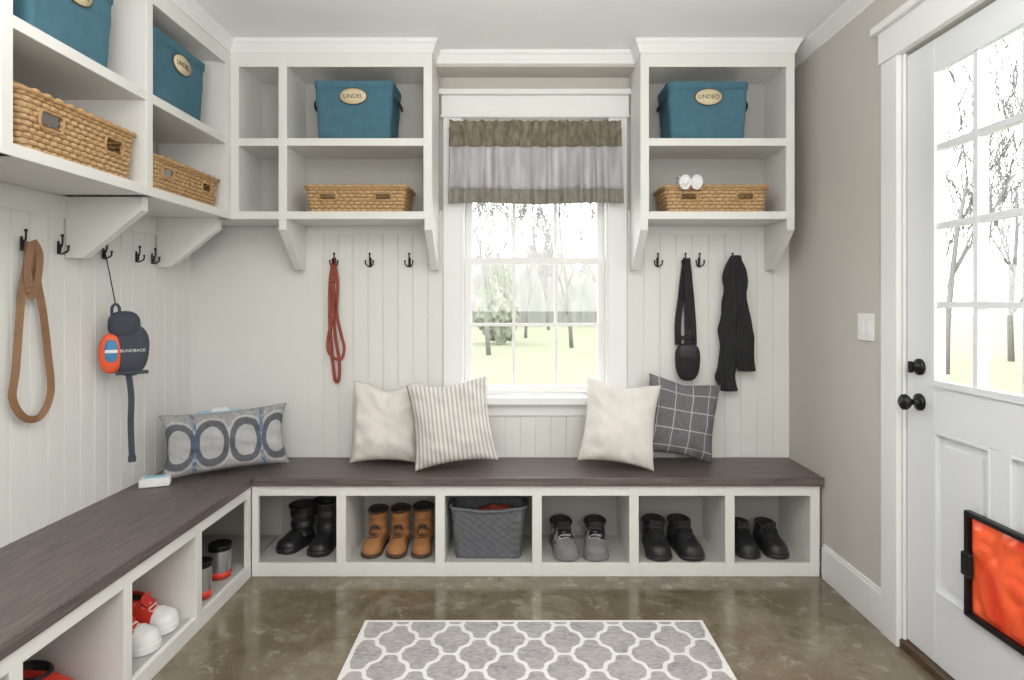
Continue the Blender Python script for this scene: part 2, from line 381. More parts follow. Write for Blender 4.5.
pd=empty('pet_door',(0,0,0)); pd.parent=d; pd.location=(X0-(XR+.03),1.84-(dy0+dy1)/2,.31-.04)
pd['label']='black framed pet door with bright orange flap'
bm=bmesh.new(); yy0,yy1,zz0,zz1=-.215,.215,0,.36; fw=.018
for q in ((-.024,.0,yy0,yy0+fw,zz0,zz1),(-.024,.0,yy1-fw,yy1,zz0,zz1),(-.024,.0,yy0,yy1,zz0,zz0+fw),(-.024,.0,yy0,yy1,zz1-fw,zz1)): bx(bm,*q,bev=.005,seg=2)
bx(bm,-.034,-.02,yy1-.045,yy1+.002,.14,.22,.004)
fin('frame',bm,m_black,pd)
bm=bmesh.new(); rows=[]
for v in range(41):
    r=[]
    for u in range(49):
        q=Vector((u/48*2.2,v/40*1.8,.3)); f=abs(noise.noise(q*1.3))+.5*abs(noise.noise(q*2.7))
        e_=min(1,min(u,48-u,v,40-v)/4)
        r.append(Vector((-.004-.028*min(.8,f*1.6)*e_,yy0+.014+.402*u/48,.014+.332*v/40)))
    rows.append(r)
grid(bm,rows)
fo=fin('flap',bm,m_flap,pd); mo=fo.modifiers.new('s','SOLIDIFY'); mo.thickness=.003; fo['label']='glossy folded orange flap'
struct('trim_12',[(XR-.022,XR,dy1,dy1+.105,0,dz1+.0),(XR-.022,XR,dy0-.105,dy0,0,dz1),(XR-.028,XR,dy0-.115,dy1+.115,dz1,2.50),(XR-.05,XR,dy0-.135,dy1+.135,2.50,2.53),(XR,XR+.012,dy1-.012,dy1,0,dz1),(XR,XR+.15,dy0,dy0+.01,0,dz1),(XR+.06,XR+.15,dy1-.01,dy1,0,dz1)],m_trim,.002)
struct('trim_13',[(XR-.012,XR+.15,dy0,dy1,0,.036)],m_thresh,.004)

s=lab(empty('light_switch',(XR-.004,2.64,1.27)),'white double rocker light switch on beige wall','light switch')
bm=bmesh.new(); bx(bm,-.004,.004,-.06,.06,-.06,.06,.002); fin('cover_plate',bm,m_paper,s)
for y in (-.025,.025):
    bm=bmesh.new(); bx(bm,-.009,-.003,y-.016,y+.016,-.033,.033,.002); fin('rocker',bm,m_paper,s)

# ---------------------------------------------------------------- bench
BX=-1.325
sb=lab(empty('storage_bench',(.1,3.2,0)),'long off-white built-in bench with open shoe cubbies under window','bench')
fy=3.015
part('back_panel',[(BX-.0,1.535,3.385,3.405,.0,.455)],m_recess_shade,sb,0)
part('cubby_floor',[(-1.335,1.535,fy+.015,3.385,.045,.065)],m_recess_shade,sb,0)
part('top_rail',[(-1.333,1.52,fy,fy+.02,.405,.455)],m_white,sb)
part('bottom_rail',[(-1.333,1.52,fy,fy+.02,0,.066)],m_white,sb)
for x in (-.884,-.387,.1005,.588,1.07,1.497):
    part('divider',[(x-.024,x+.024,fy-.001,3.385,.0,.455)],m_white,sb)
part('corner_stile',[(-1.333,-1.30,fy-.001,fy+.02,0,.455)],m_white,sb)
sl=lab(empty('storage_bench',(-1.6,1.4,0)),'off-white built-in bench with open cubbies along panelled wall','bench')
fx=-1.335
part('back_panel',[(XL+.002,XL+.02,-.3,3.385,.0,.455)],m_recess_shade,sl,0)
part('cubby_floor',[(XL+.02,fx-.015,-.3,3.385,.045,.065)],m_recess_shade,sl,0)
part('top_rail',[(fx-.02,fx,-.3,3.012,.405,.455)],m_white,sl)
part('bottom_rail',[(fx-.02,fx,-.3,3.012,0,.066)],m_white,sl)
part('corner_stile',[(fx-.02,fx-.0005,2.975,3.012,0,.455)],m_white,sl)
for y in (2.52,2.06,1.60,1.14,.68,.2): part('divider',[(XL+.02,fx+.001,y-.022,y+.022,0,.455)],m_white,sl)
bm=bmesh.new(); bx(bm,XL+.001,BX,-.3,YB-.014,.457,.50,.004,1,2); bx(bm,BX,XR-.001,3.0,YB-.014,.457,.50,.004,0,2)
lab(fin('bench_top',bm,[m_woodx,m_woody]),'dark brown stained wooden bench top wrapping the corner','bench top')

# ---------------------------------------------------------------- upper shelves
ZS=[(1.81,1.85),(2.19,2.23),(2.61,2.65)]
def brk(parent,axis,pos,base,dep,z=1.81,sgn=-1,th=.04,inn=.055,hh=.25):
    pr=[(0,0),(dep,0),(dep,-.055),(inn,-hh),(0,-hh)]
    bm=bmesh.new(); rows=[]
    for t in (pos,pos+th):
        rows.append([Vector((t,base+sgn*o,z+h)) if axis=='x' else Vector((base+sgn*o,t,z+h)) for o,h in pr])
    R=grid(bm,rows,cu=True,smooth=False); capf(bm,R[0]); capf(bm,R[1][::-1]); 
    fin('bracket',bm,m_white,parent,True)
def backunit(x0,x1,divs,brs,label):
    e=lab(empty('wall_shelf_unit',((x0+x1)/2,YB,1.81)),label,'shelf unit')
    part('back_panel',[(x0,x1,YB-.02,YB-.017,1.83,2.65)],m_recess_shade,e,0)
    part('side_panel',[(x0,x0+.045,FY,YB-.018,1.81,2.65)],m_white,e); part('side_panel',[(x1-.045,x1,FY,YB-.018,1.81,2.65)],m_white,e)
    for z0,z1 in ZS: part('shelf',[(x0+.04,x1-.04,FY+.001,YB-.02,z0,z1)],m_white,e)
    for q in divs: part('divider',[(q-.022,q+.022,FY,YB-.02,1.81,2.65)],m_white,e)
    part('frieze',[(x0,x1,FY+.0005,FY+.016,2.60,ZC-.002),(x0,x0+.02,FY+.016,YB,2.65,ZC-.002),(x1-.02,x1,FY+.016,YB,2.65,ZC-.002)],m_white,e,0)
    for q in brs: brk(e,'x',q,YB-.018,.28)
    return e
backunit(-1.487,-.44,[-1.215],[-1.236,-.48],'white painted open wall shelves holding blue bin and wicker basket')
backunit(.64,1.44,[],[.64,1.40],'white painted open wall shelves with bin beside the door wall')
e=lab(empty('wall_shelf_unit',(XL,1.8,1.81)),'white painted open wall shelves above hooks on panelled wall','shelf unit')
part('back_panel',[(XL+.019,XL+.024,-.3,FY,1.83,2.65)],m_recess_shade,e,0)
for y in (3.09,2.43,1.75,1.07,.39,-.28): part('divider',[(XL+.024,LX,y-.022,y+.022,1.81,2.65)],m_white,e)
for z0,z1 in ZS: part('shelf',[(XL+.001,LX-.001,-.3,FY+.28 if z0<2.6 else FY,z0,z1)],m_white,e)
part('frieze',[(LX-.016,LX-.0005,-.3,FY,2.60,ZC-.002)],m_white,e,0)
for y in (3.07,2.45,1.73,1.05): brk(e,'y',y,XL+.018,.31,sgn=1,inn=.07,hh=.25)

# ---------------------------------------------------------------- baskets
def rr(W,D,r,ds=.012):
    out=[]; cs=[(W/2-r,-D/2+r,-pi/2),(W/2-r,D/2-r,0),(-W/2+r,D/2-r,pi/2),(-W/2+r,-D/2+r,pi)]
    for i,(cx,cy,a0) in enumerate(cs):
        na=5
        for k in range(na+1):
            a=a0+pi/2*k/na; out.append((cx+r*math.cos(a),cy+r*math.sin(a),math.cos(a),math.sin(a)))
        nx,ny,a1=cs[(i+1)%4]; p=out[-1]; q=(nx+r*math.cos(a1),ny+r*math.sin(a1)); L=math.hypot(q[0]-p[0],q[1]-p[1]); n=int(L/ds)
        for k in range(1,n): out.append((p[0]+(q[0]-p[0])*k/n,p[1]+(q[1]-p[1])*k/n,p[2],p[3]))
    return out
def wicker(loc,rz,W,D,H,label,holes=(-.27,.27),grp='wicker baskets on the shelves',hw=.04):
    e=lab(empty('wicker_basket',loc,(0,0,rz)),label,'basket',grp)
    P=rr(W,D,.03,.005); bm=bmesh.new(); rh=.0175; nr=int(H/rh); rh=H/nr; nz=nr*5; rows=[]; val=[]
    S=[0]
    for i in range(1,len(P)): S.append(S[-1]+math.hypot(P[i][0]-P[i-1][0],P[i][1]-P[i-1][1]))
    for k in range(nz+1):
        z=H*k/nz; row=min(int(k/5),nr-1); f=.93+.07*z/H; R=[]
        for i,p in enumerate(P):
            jit=.006*noise.noise(Vector((S[i]*12,row*3.1,W)))
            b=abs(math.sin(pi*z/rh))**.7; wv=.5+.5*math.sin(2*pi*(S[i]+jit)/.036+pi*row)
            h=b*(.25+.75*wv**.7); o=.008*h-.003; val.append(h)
            R.append(Vector((p[0]*f+p[2]*o,p[1]*f+p[3]*o,z)))
        rows.append(R)
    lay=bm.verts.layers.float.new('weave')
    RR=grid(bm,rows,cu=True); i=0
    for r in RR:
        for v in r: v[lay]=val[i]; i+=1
    hz0,hz1=H*.48,H*.74; dele=[]
    for f in bm.faces:
        c=f.calc_center_median()
        if c.y<-D/2+.04 and hz0<c.z<hz1 and any(abs(c.x-h*W)<hw for h in holes): dele.append(f)
    bmesh.ops.delete(bm,geom=dele,context='FACES')
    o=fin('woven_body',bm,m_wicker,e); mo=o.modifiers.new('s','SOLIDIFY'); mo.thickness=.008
    bm=bmesh.new(); pts=[]
    for i,p in enumerate(P[::2]): pts.append(Vector((p[0]+p[2]*.003,p[1]+p[3]*.003,H+.002*math.sin(i*1.3))))
    tube(bm,pts,[.009+.0025*math.sin(i*1.3) for i in range(len(pts))],8,True)
    for h in holes:
        x=h*W; y=-D/2*.985; tube(bm,cr([(x-hw,y,hz0),(x,y,hz0-.003),(x+hw,y,hz0),(x+hw,y-.003,hz1),(x,y-.003,hz1+.002),(x-hw,y-.003,hz1)],3,True),.0055,6,True)
    fin('rim',bm,m_wrim,e)
    bm=bmesh.new(); bx(bm,-W*.46,W*.46,-D*.46,D*.46,.002,.01); fin('base',bm,m_wrim,e)
    return e
zb=1.851
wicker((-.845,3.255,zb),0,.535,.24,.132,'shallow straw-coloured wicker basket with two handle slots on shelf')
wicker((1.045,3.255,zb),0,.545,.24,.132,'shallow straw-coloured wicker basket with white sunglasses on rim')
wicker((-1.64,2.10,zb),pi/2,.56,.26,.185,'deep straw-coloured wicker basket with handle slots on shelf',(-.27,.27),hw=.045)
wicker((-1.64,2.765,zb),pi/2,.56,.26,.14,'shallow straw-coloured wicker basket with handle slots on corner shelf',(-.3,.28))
def bin_(loc,rz,W,D,H,label,txt,grp='blue fabric bins on the top shelves'):
    e=lab(empty('storage_bin',loc,(0,0,rz)),label,'storage bin',grp)
    P=rr(W,D,.022,.02); bm=bmesh.new(); rows=[]
    for k in range(15):
        f=.92+.08*k/14; rows.append([Vector((p[0]*f+p[2]*.004*noise.noise(Vector((p[0]*9,p[1]*9,k*.4+W*9))),p[1]*f+p[3]*.006*noise.noise(Vector((p[0]*9,p[1]*9,k*.4))),H*k/14)) for p in P])
    R=grid(bm,rows,cu=True); capf(bm,R[0][::-1]); o=fin('body',bm,m_teal,e); mo=o.modifiers.new('s','SOLIDIFY'); mo.thickness=.006
    bm=bmesh.new(); rows=[[Vector((p[0]*f+p[2]*.005,p[1]*f+p[3]*.005,z)) for p in P] for f,z in ((.983,H-.03),(1.0,H-.003),(1.0,H+.003),(.975,H+.003),(.97,H-.03))]
    grid(bm,rows,cu=True,smooth=False); fin('rim',bm,m_teal,e)
    for sgn in (-1,1):
        bm=bmesh.new(); x=sgn*(W/2*.97)
        ribbon(bm,cr([(x,-.05,H*.78),(x+sgn*.025,-.045,H*.70),(x+sgn*.032,0,H*.64),(x+sgn*.025,.045,H*.70),(x,.05,H*.78)],5),.022,.006,(sgn,0,0)); fin('handle',bm,m_cloth_black,e)['label']='black webbing handle'
    zt=H*.74; f=.92+.08*zt/H; y=-D/2*f; tilt=math.atan2(D/2*.08,H)
    tg=empty('label_tag',(0,y-.005,zt),(pi/2+tilt*1.0,0,0)); tg.parent=e; tg['label']='oval cream tag with dark lettering'
    bm=bmesh.new(); lathe(bm,[(.074,-.001),(.074,.002),(0,.002)],36,sy=.6); fin('tag_edge',bm,m_tagrim,tg)
    bm=bmesh.new(); lathe(bm,[(.069,0),(.069,.004),(0,.004)],36,sy=.58); fin('tag_face',bm,m_tag,tg)
    text(txt,.031,m_ink,tg,(0,0,.0045),(0,0,0))
    return e
zm=2.231
bin_((-.855,3.25,zm),0,.41,.235,.30,'blue fabric storage bin with oval tag on upper shelf','LINDEL')
bin_((1.0,3.25,zm),0,.42,.235,.295,'blue fabric storage bin with oval tag on shelf beside door wall','LINDEO')
bin_((-1.64,2.72,zm),pi/2,.42,.24,.30,'blue fabric storage bin with oval tag on corner shelf','LINDEL')
bin_((-1.64,2.07,zm),pi/2,.40,.24,.30,'blue fabric storage bin near the ceiling','LINDEL')

sg=lab(empty('sunglasses',(.90,3.105,2.0),(.15,0,0)),'white sunglasses with white oval lenses hanging on basket rim','sunglasses')
bm=bmesh.new()
for sx in (-1,1):
    tube(bm,[(sx*.03+.026*math.cos(t*pi/8),-.002,.034*math.sin(t*pi/8)) for t in range(16)],.0055,8,True)
    tube(bm,cr([(sx*.056,0,.022),(sx*.058,.04,.03),(sx*.055,.08,.024),(sx*.05,.10,.0)],4),.0035,6)
tube(bm,[(-.008,0,.008),(0,-.004,.012),(.008,0,.008)],.004,6)
fin('frame',bm,m_paper,sg)
for sx in (-1,1):
    bm=bmesh.new(); lathe(bm,[(.025,-.001),(.022,.004),(0,.006)],20,Matrix.Translation((sx*.03,0,0))@Matrix.Rotation(pi/2,4,'X')@Matrix.Diagonal((1,1.3,1,1))); fin('lens',bm,m_shoewhite,sg)

gb=lab(empty('storage_basket',(-.148,3.165,.066)),'dark grey woven basket inside bench cubby','basket')
P=rr(.385,.2,.035,.01); bm=bmesh.new(); rows=[]
H=.25
for k in range(41):
    z=H*k/40; f=.88+.12*z/H; row=k//3; rows.append([Vector((p[0]*f+p[2]*(.0025*math.sin(i*1.2+pi*row)),p[1]*f+p[3]*(.0025*math.sin(i*1.2+pi*row)),z)) for i,p in enumerate(P)])
R=grid(bm,rows,cu=True); capf(bm,R[0][::-1]); o=fin('body',bm,m_greybask,gb); mo=o.modifiers.new('s','SOLIDIFY'); mo.thickness=.006
bm=bmesh.new(); tube(bm,[Vector((p[0]*1.01,p[1]*1.01,H-.008*math.cos(p[0]*16)*(1 if p[1]<0 else -.5))) for p in P],.009,8,True); fin('rim',bm,m_greybask,gb)
bm=bmesh.new(); bmesh.ops.create_icosphere(bm,subdivisions=3,radius=1)
for v in bm.verts:
    n=noise.noise(v.co*2.2); v.co=Vector((v.co.x*.10,v.co.y*.06,v.co.z*.05))*(1+.35*n)
for f in bm.faces: f.smooth=True
lab(fin('knit_glove',bm,m_redleash,loc=(-.11,3.16,.265)),'crumpled dark red knit glove inside grey basket','glove')

# ---------------------------------------------------------------- shoes
def shoe(name,loc,rz,L,W,hf,hs,mu,ms,label,cat='shoe',grp=None,laces=None,collar=None,toe=None,solh=.022,flare=1.0,cy=.20,open_=.245,lrows=5,rw=.40,slouch=0,tongue=None):
    e=lab(empty(name,loc,(0,0,rz)),label,cat,grp)
    def hw(t):
        if t<.22: return W/2*math.sqrt(max(0,1-((.22-t)/.22)**2))
        if t<.6: return W/2*(1-.16*(t-.22)/.38)
        if t<.82: return W/2*.84
        return W/2*.84*math.sqrt(max(0,1-((t-.82)/.18)**2))
    bm=bmesh.new(); N=40; ts=[(1-math.cos(pi*k/N))/2 for k in range(N+1)]
    out=[(hw(t),-L/2+L*t) for t in ts]+[(-hw(t),-L/2+L*t) for t in ts[-2:0:-1]]
    rows=[]
    for sc,z in ((.98,0),(1.04,.004),(1.045,solh-.004),(1.02,solh)):
        rows.append([Vector((x*sc,y*sc,z+.008*max(0,(-y/L-.3)))) for x,y in out])
    R=grid(bm,rows,cu=True,smooth=False); capf(bm,R[0][::-1]); capf(bm,R[-1]); fin('sole',bm,ms,e)
    bm=bmesh.new(); rows=[]; T=[.004,.02,.05,.09,.14,.2,.27,.34,.42,.5,.58,.66,.75,.84,.91,.96,.99]
    def hh(t):
        if t<.12: return hf*.58*math.sqrt(max(.02,1-((.12-t)/.12)**2))
        if t<.55: s_=(t-.12)/.43; return hf*(.58+.42*s_*s_*(3-2*s_))
        if t<.85: return hf
        return hf*(1-.25*((t-.85)/.15)**2)
    for t in T:
        ring=[]; w_=hw(t)*.98; h_=hh(t)
        for k in range(17):
            a=pi*k/16; c,s_=math.cos(a),math.sin(a)
            ring.append(Vector((w_*math.copysign(abs(c)**.75,c),-L/2+L*t,solh*.8+h_*abs(s_)**.8)))
        rows.append(ring)
    R=grid(bm,rows); capf(bm,R[0]); capf(bm,R[-1][::-1])
    ry=L*open_; rx=W*rw; c0=L*cy; z0=solh+hf*.45; z1=solh+hf+hs; rows=[]; K=14
    for k in range(K+1):
        t=k/K; z=z0+(z1-z0)*t; g=1-.08*math.sin(pi*t*.9)+(flare-1)*t+slouch*math.sin(t*17+loc[0]*9)
        rows.append([Vector((rx*g*math.cos(2*pi*j/24)*(1+slouch*noise.noise(Vector((j*.5,t*4,loc[0])))),c0+ry*g*math.sin(2*pi*j/24)*(1-.012*k)+.004*t,z+.09*t*ry*math.sin(2*pi*j/24)+slouch*.12*t*math.sin(2*pi*j/12+loc[0]*5)*.3)) for j in range(24)])
    inner=[[Vector((p.x*.88,c0+(p.y-c0)*.88,p.z-dz)) for p in rows[-1]] for dz in (-.001,.03+.3*hs)]
    grid(bm,rows+[inner[0]],cu=True)
    fin('upper',bm,mu,e)
    bm=bmesh.new(); R=grid(bm,inner,cu=True); capf(bm,R[-1]); fin('lining',bm,m_lining,e)
    if collar:
        bm=bmesh.new(); tube(bm,[p.copy() for p in rows[-1]],.0075,8,True); fin('collar',bm,collar,e)
    if tongue:
        bm=bmesh.new(); y0=c0-ry*.95; zt_=solh+hf
        ribbon(bm,cr([(0,-L*.12,solh*.8+hh(.38)+.002),(0,-L*.03,solh*.8+hh(.47)+.006),(0,y0,zt_+.010),(0,y0-.000,z1+.018)],6),W*.5,.01,(0,-.5,.85)); fin('tongue',bm,tongue,e)
    if laces:
        bm=bmesh.new(); zp=[]
        for k in range(lrows):
            t=.30+.22*k/(lrows-1); y=-L/2+L*t; z=solh*.8+hh(t)
            if hs>.06 and k>=lrows-3: q=(k-lrows+4)/3; y=c0-ry*1.0; z=solh+hf+hs*.25*q
            ww=W*.20*(1 if k%2 else -1); zp+=[(-ww,y+.002,z-.006),(0,y-.005,z+.004),(ww,y-.002,z-.004)]
        tube(bm,cr(zp,3),.0034,6)
        fin('laces',bm,laces,e)
    if toe:
        bm=bmesh.new(); rows=[]
        for t in (.004,.02,.05,.09,.14,.19,.23,.28):
            ring=[]; w_=hw(t)*1.02; h_=hh(t)*1.05
            for k in range(17):
                a=pi*k/16; c,s_=math.cos(a),math.sin(a); ring.append(Vector((w_*math.copysign(abs(c)**.75,c),-L/2+L*t-.003,solh*.8+h_*abs(s_)**.8)))
            rows.append(ring)
        R=grid(bm,rows); capf(bm,R[0]); fin('toe_cap',bm,toe,e)
    return e
zf=.066
g='black ankle boots in bench cubby'
shoe('boot',(-1.185,3.225,zf),-.42,.225,.120,.078,.105,m_rubber,m_rubber,'black wide-cuffed slouchy boot standing in bench cubby','boot',g,flare=1.25,collar=m_blackle,rw=.50,slouch=.07,solh=.025,open_=.27)
shoe('boot',(-1.025,3.195,zf),-.12,.225,.120,.078,.140,m_rubber,m_rubber,'black wide-cuffed slouchy boot standing in bench cubby','boot',g,flare=1.18,collar=m_blackle,rw=.49,slouch=.07,solh=.025,open_=.27)
g='tan suede boots in bench cubby'
for x,h,r in ((-.752,.085,-.05),(-.628,.09,.02),(-.502,.10,.08)):
    shoe('boot',(x,3.195,zf),r,.26,.104,.085,h,m_tan,m_darkbrown,'tan suede slouchy ankle boot with dark cuff','boot',g,laces=m_darkbrown,collar=m_darkbrown,lrows=6,rw=.48,slouch=.07,flare=1.05)
g='grey toed shoes in bench cubby'
for x,r in ((.245,.12),(.415,-.10)):
    shoe('sneaker',(x,3.18,zf),r,.30,.128,.095,.015,m_patt,m_greyfab,'low black and grey patterned sneaker in bench cubby','shoe',g,laces=m_lightgrey,toe=m_greyfab,collar=m_rubber,rw=.44,tongue=m_rubber)
g='black lace-up shoes in bench cubby'
for x,r in ((.735,-.05),(.885,.15)):
    shoe('shoe',(x,3.18,zf),r,.30,.13,.10,.015,m_blackle,m_rubber,'low black leather lace-up shoe in bench cubby','shoe',g,laces=m_rubber,collar=m_rubber,rw=.44,tongue=m_blackle)
g='plain black shoes in bench cubby'
for x,r in ((1.20,-.04),(1.342,.04)):
    shoe('shoe',(x,3.19,zf),r,.27,.120,.095,.01,m_blackle,m_rubber,'low rounded black leather shoe in end bench cubby','shoe',g,laces=m_rubber,rw=.44,tongue=m_blackle)
g='white and red sneakers in bench cubby'
for x,y,r in ((-1.50,2.41,-.03),(-1.49,2.268,.03)):
    shoe('sneaker',(x,y,zf),pi/2+r,.26,.115,.085,.005,m_red,m_shoewhite,'low red sneaker with white toe and sole in cubby','shoe',g,laces=m_shoewhite,collar=m_red,solh=.032,tongue=m_red,rw=.44,toe=m_shoewhite)
g='black and red clogs in bench cubby'
shoe('clog',(-1.51,1.93,zf),pi/2-.1,.28,.12,.10,.0,m_red,m_rubber,'red clog with black collar in bench cubby','shoe',g,collar=m_rubber,open_=.26)
shoe('clog',(-1.49,1.77,zf),pi/2+.1,.28,.12,.10,.0,m_rubber,m_red,'black clog with red sole in bench cubby','shoe',g,collar=m_rubber,open_=.26)
def tumbler(loc,r,h,label):
    e=lab(empty('tumbler',loc),label,'cup','steel tumblers in bench cubby')
    bm=bmesh.new(); lathe(bm,[(r*.85,.0),(r*.86,.012),(r*.95,h*.5),(r,h-.004),(r*.97,h),(r*.9,h-.003),(r*.8,.02),(0,.02)],28); fin('cup_body',bm,m_steel,e)
    bm=bmesh.new(); lathe(bm,[(r*.88,.004),(r*.90,.004),(r*.955,h*.22),(r*.92,h*.22)],28); fin('band',bm,m_red,e)['label']='red band'
    bm=bmesh.new(); lathe(bm,[(r*.99,h-.02),(r*1.03,h-.02),(r*1.03,h+.002),(r*.97,h+.006),(r*.95,h)],28); fin('rim',bm,m_black,e)
tumbler((-1.42,2.87,zf),.052,.155,'grey steel tumbler with dark rim'); tumbler((-1.40,2.67,zf),.040,.16,'narrow grey steel tumbler with red band')

# ---------------------------------------------------------------- pillows
def pillow(name,W,H,T,cx,ymax,zmin,yaw,lean,roll,mat,label,puff=.36,ysh=None,dent=.0):
    bm=bmesh.new(); uvl=bm.loops.layers.uv.new('UVMap'); n=40; V={}; UV={}
    sd=random.random()*20
    for side in (-1,1):
        for i in range(n+1):
            for j in range(n+1):
                u=math.sin(pi/2*(-1+2*i/n))*.55+.45*(-1+2*i/n); v=math.sin(pi/2*(-1+2*j/n))*.55+.45*(-1+2*j/n); edge=i in(0,n) or j in(0,n)
                if edge and side==1: V[(side,i,j)]=V[(-1,i,j)]; continue
                x=u*W/2*(1-.11*(1-v*v)*abs(u)); z=v*H/2*(1-.10*(1-u*u)*abs(v))
                z-=dent*max(0,v)*max(0,1-abs(u)*1.6)*H
                m=max(0,(1-u*u)*(1-v*v)); t=T/2*m**puff
                t*=1+.24*noise.noise(Vector((u*1.4+sd,v*1.4,side)))
                ang=math.atan2(v,u); rad=math.hypot(u,v)
                t+=(.007*math.sin(ang*10+sd+rad*2+1.5*noise.noise(Vector((u*2,v*2,sd))))*min(1,m*5)*max(0,rad-.3)+.010*noise.noise(Vector((u*3+sd,v*4+u*2,side*3))))*(0 if edge else 1)
                vt=bm.verts.new((x,side*max(t,.0) if not edge else 0,z)); V[(side,i,j)]=vt; UV[vt]=((u+1)/2,(v+1)/2)
    for side in (-1,1):
        for i in range(n):
            for j in range(n):
                q=[V[(side,i,j)],V[(side,i+1,j)],V[(side,i+1,j+1)],V[(side,i,j+1)]]
                f=bm.faces.new(q if side==-1 else q[::-1]); f.smooth=True
                for l in f.loops: l[uvl].uv=UV[l.vert]
    R=Matrix.Rotation(yaw,4,'Z')@Matrix.Rotation(-lean,4,'X')@Matrix.Rotation(roll,4,'Y')
    pts=[R@v.co for v in bm.verts]; mz=min(p.z for p in pts); my=max(p.y for p in pts)
    o=fin(name,bm,mat,loc=(cx,ymax-my if ysh is None else ysh,zmin-mz),fixn=False); o.rotation_euler=R.to_euler()
    lab(o,label,'pillow'); return o
pillow('throw_pillow',.38,.44,.20,-.71,3.385,.501,.10,.16,.03,m_cream,'plain cream linen throw pillow leaning against wall panelling',dent=.07)
pillow('throw_pillow',.44,.45,.20,-.345,3.31,.501,.08,.26,-.12,m_stripe,'cream throw pillow with narrow grey stripes on bench',dent=.03)
pillow('throw_pillow',.40,.45,.20,.545,3.31,.501,-.08,.26,.12,m_cream,'plain cream linen throw pillow beside grey plaid pillow',dent=.05)
pillow('throw_pillow',.40,.43,.17,.895,3.385,.501,.0,.16,.17,m_plaid,'charcoal throw pillow with white windowpane check',dent=.03)
pillow('lumbar_pillow',.60,.32,.17,-1.50,0,.501,.50,.20,-.03,m_lumbar,'grey lumbar pillow with dark oval print in bench corner',.38,3.10)
tb=lab(empty('tissue_box',(-1.62,3.27,.501),(0,0,.5)),'pale blue tissue box standing behind lumbar pillow','tissue box')
bm=bmesh.new(); bx(bm,-.11,.11,-.03,.03,0,.285,.004); fin('carton',bm,m_blue,tb)
bm=bmesh.new(); rows=[[Vector((.05*math.cos(a*pi/6)*(1-k*.15),.012*math.sin(a*pi/6)*(1+.5*math.sin(a*2)),.283+.010*k)) for a in range(12)] for k in range(3)]; grid(bm,rows,cu=True); fin('tissue',bm,m_paper,tb)
wp=lab(empty('wipes_pack',(-1.73,2.87,.501),(0,0,.4)),'small white and blue wipes pack on bench top','wipes pack')
bm=bmesh.new(); bx(bm,-.065,.065,-.035,.035,0,.042,.012,seg=3); fin('packet',bm,m_paper,wp)
bm=bmesh.new(); bx(bm,-.045,.045,-.02,.02,.040,.046,.002); fin('lid',bm,m_blue,wp)

# ---------------------------------------------------------------- hooks
bm=bmesh.new()
bx(bm,-.007,.007,-.004,0,-.028,.026,.002)
tube(bm,cr([(0,-.003,-.012),(0,-.012,0),(0,-.018,.018),(0,-.018,.045)],5),.0036,8)
bmesh.ops.create_icosphere(bm,subdivisions=2,radius=.0065,matrix=Matrix.Translation((0,-.018,.047)))
tube(bm,cr([(-.022,-.026,.004),(-.019,-.024,-.014),(0,-.010,-.026),(.019,-.024,-.014),(.022,-.026,.004)],6),.0036,8)
for sx in(-1,1): bmesh.ops.create_icosphere(bm,subdivisions=2,radius=.0055,matrix=Matrix.Translation((sx*.022,-.026,.006)))
yw=YB-.0125
hk=fin('coat_hook',bm,m_black,loc=(-1.03,yw,1.605))
lab(hk,'small black metal coat hook on white wall panelling','coat hook','black coat hooks')
for x in (-.83,-.608,.795,.95,1.03,1.215):
    h=hk.copy(); h.location=(x,yw,1.605); COL.objects.link(h)
for y in (2.235,2.415,2.675,2.91,3.035):
    h=hk.copy(); h.location=(XL+.0125,y,1.60); h.rotation_euler=(0,0,pi/2); COL.objects.link(h)

xs=-1.818; oy=.015
bm=bmesh.new()
pts=[(2.222,1.605),(2.205,1.52),(2.185,1.387),(2.155,1.137),(2.148,1.03),(2.195,.953),(2.275,.945),(2.318,1.03),(2.31,1.18),(2.28,1.34),(2.25,1.50),(2.232,1.60)]
ribbon(bm,cr([(xs+(.005 if i%2 else 0),y+oy,z) for i,(y,z) in enumerate(pts)],8),.026,.0025,(1,-.5,0))
ribbon(bm,cr([(xs+.008,2.23+oy,1.610),(xs+.012,2.255+oy,1.56),(xs+.012,2.245+oy,1.46),(xs+.012,2.215+oy,1.40),(xs+.010,2.20+oy,1.50),(xs+.008,2.222+oy,1.60)],8),.024,.0025,(1,-.5,0))
bx(bm,xs-.008,xs+.018,2.195+oy,2.248+oy,1.41,1.435,.006,seg=2)
lab(fin('leather_leash',bm,m_leather),'flat brown leather dog leash looped over coat hook','leash')
ys=YB-.040; bm=bmesh.new()
pts=[(-1.03,1.62),(-1.05,1.5),(-1.052,1.3),(-1.045,1.15),(-1.03,1.0),(-1.02,.935),(-1.0,.95),(-1.0,1.05),(-1.022,1.2),(-1.034,1.4),(-1.028,1.62)]
ribbon(bm,cr([(x,ys+(.004 if i%2 else 0),z) for i,(x,z) in enumerate(pts)],8),.018,.004,(0,-1,0))
pts=[(-1.03,1.625),(-1.005,1.5),(-1.01,1.32),(-.985,1.2),(-.968,1.12),(-.985,1.06),(-1.03,1.07),(-1.06,1.12),(-1.05,1.22),(-1.02,1.35),(-1.03,1.5),(-1.03,1.625)]
ribbon(bm,cr([(x,ys-.010,z) for x,z in pts],8),.016,.004,(0,-1,0))
bx(bm,-1.048,-1.012,ys-.018,ys+.002,1.49,1.53,.005)
lab(fin('leather_leash',bm,m_redleash),'reddish brown leather dog leash looped over coat hook','leash')
ys=YB-.040
hs_=lab(empty('hanging_strap',(.95,ys,.94)),'black webbing strap with compact pouch hanging from coat hook','strap')
bm=bmesh.new()
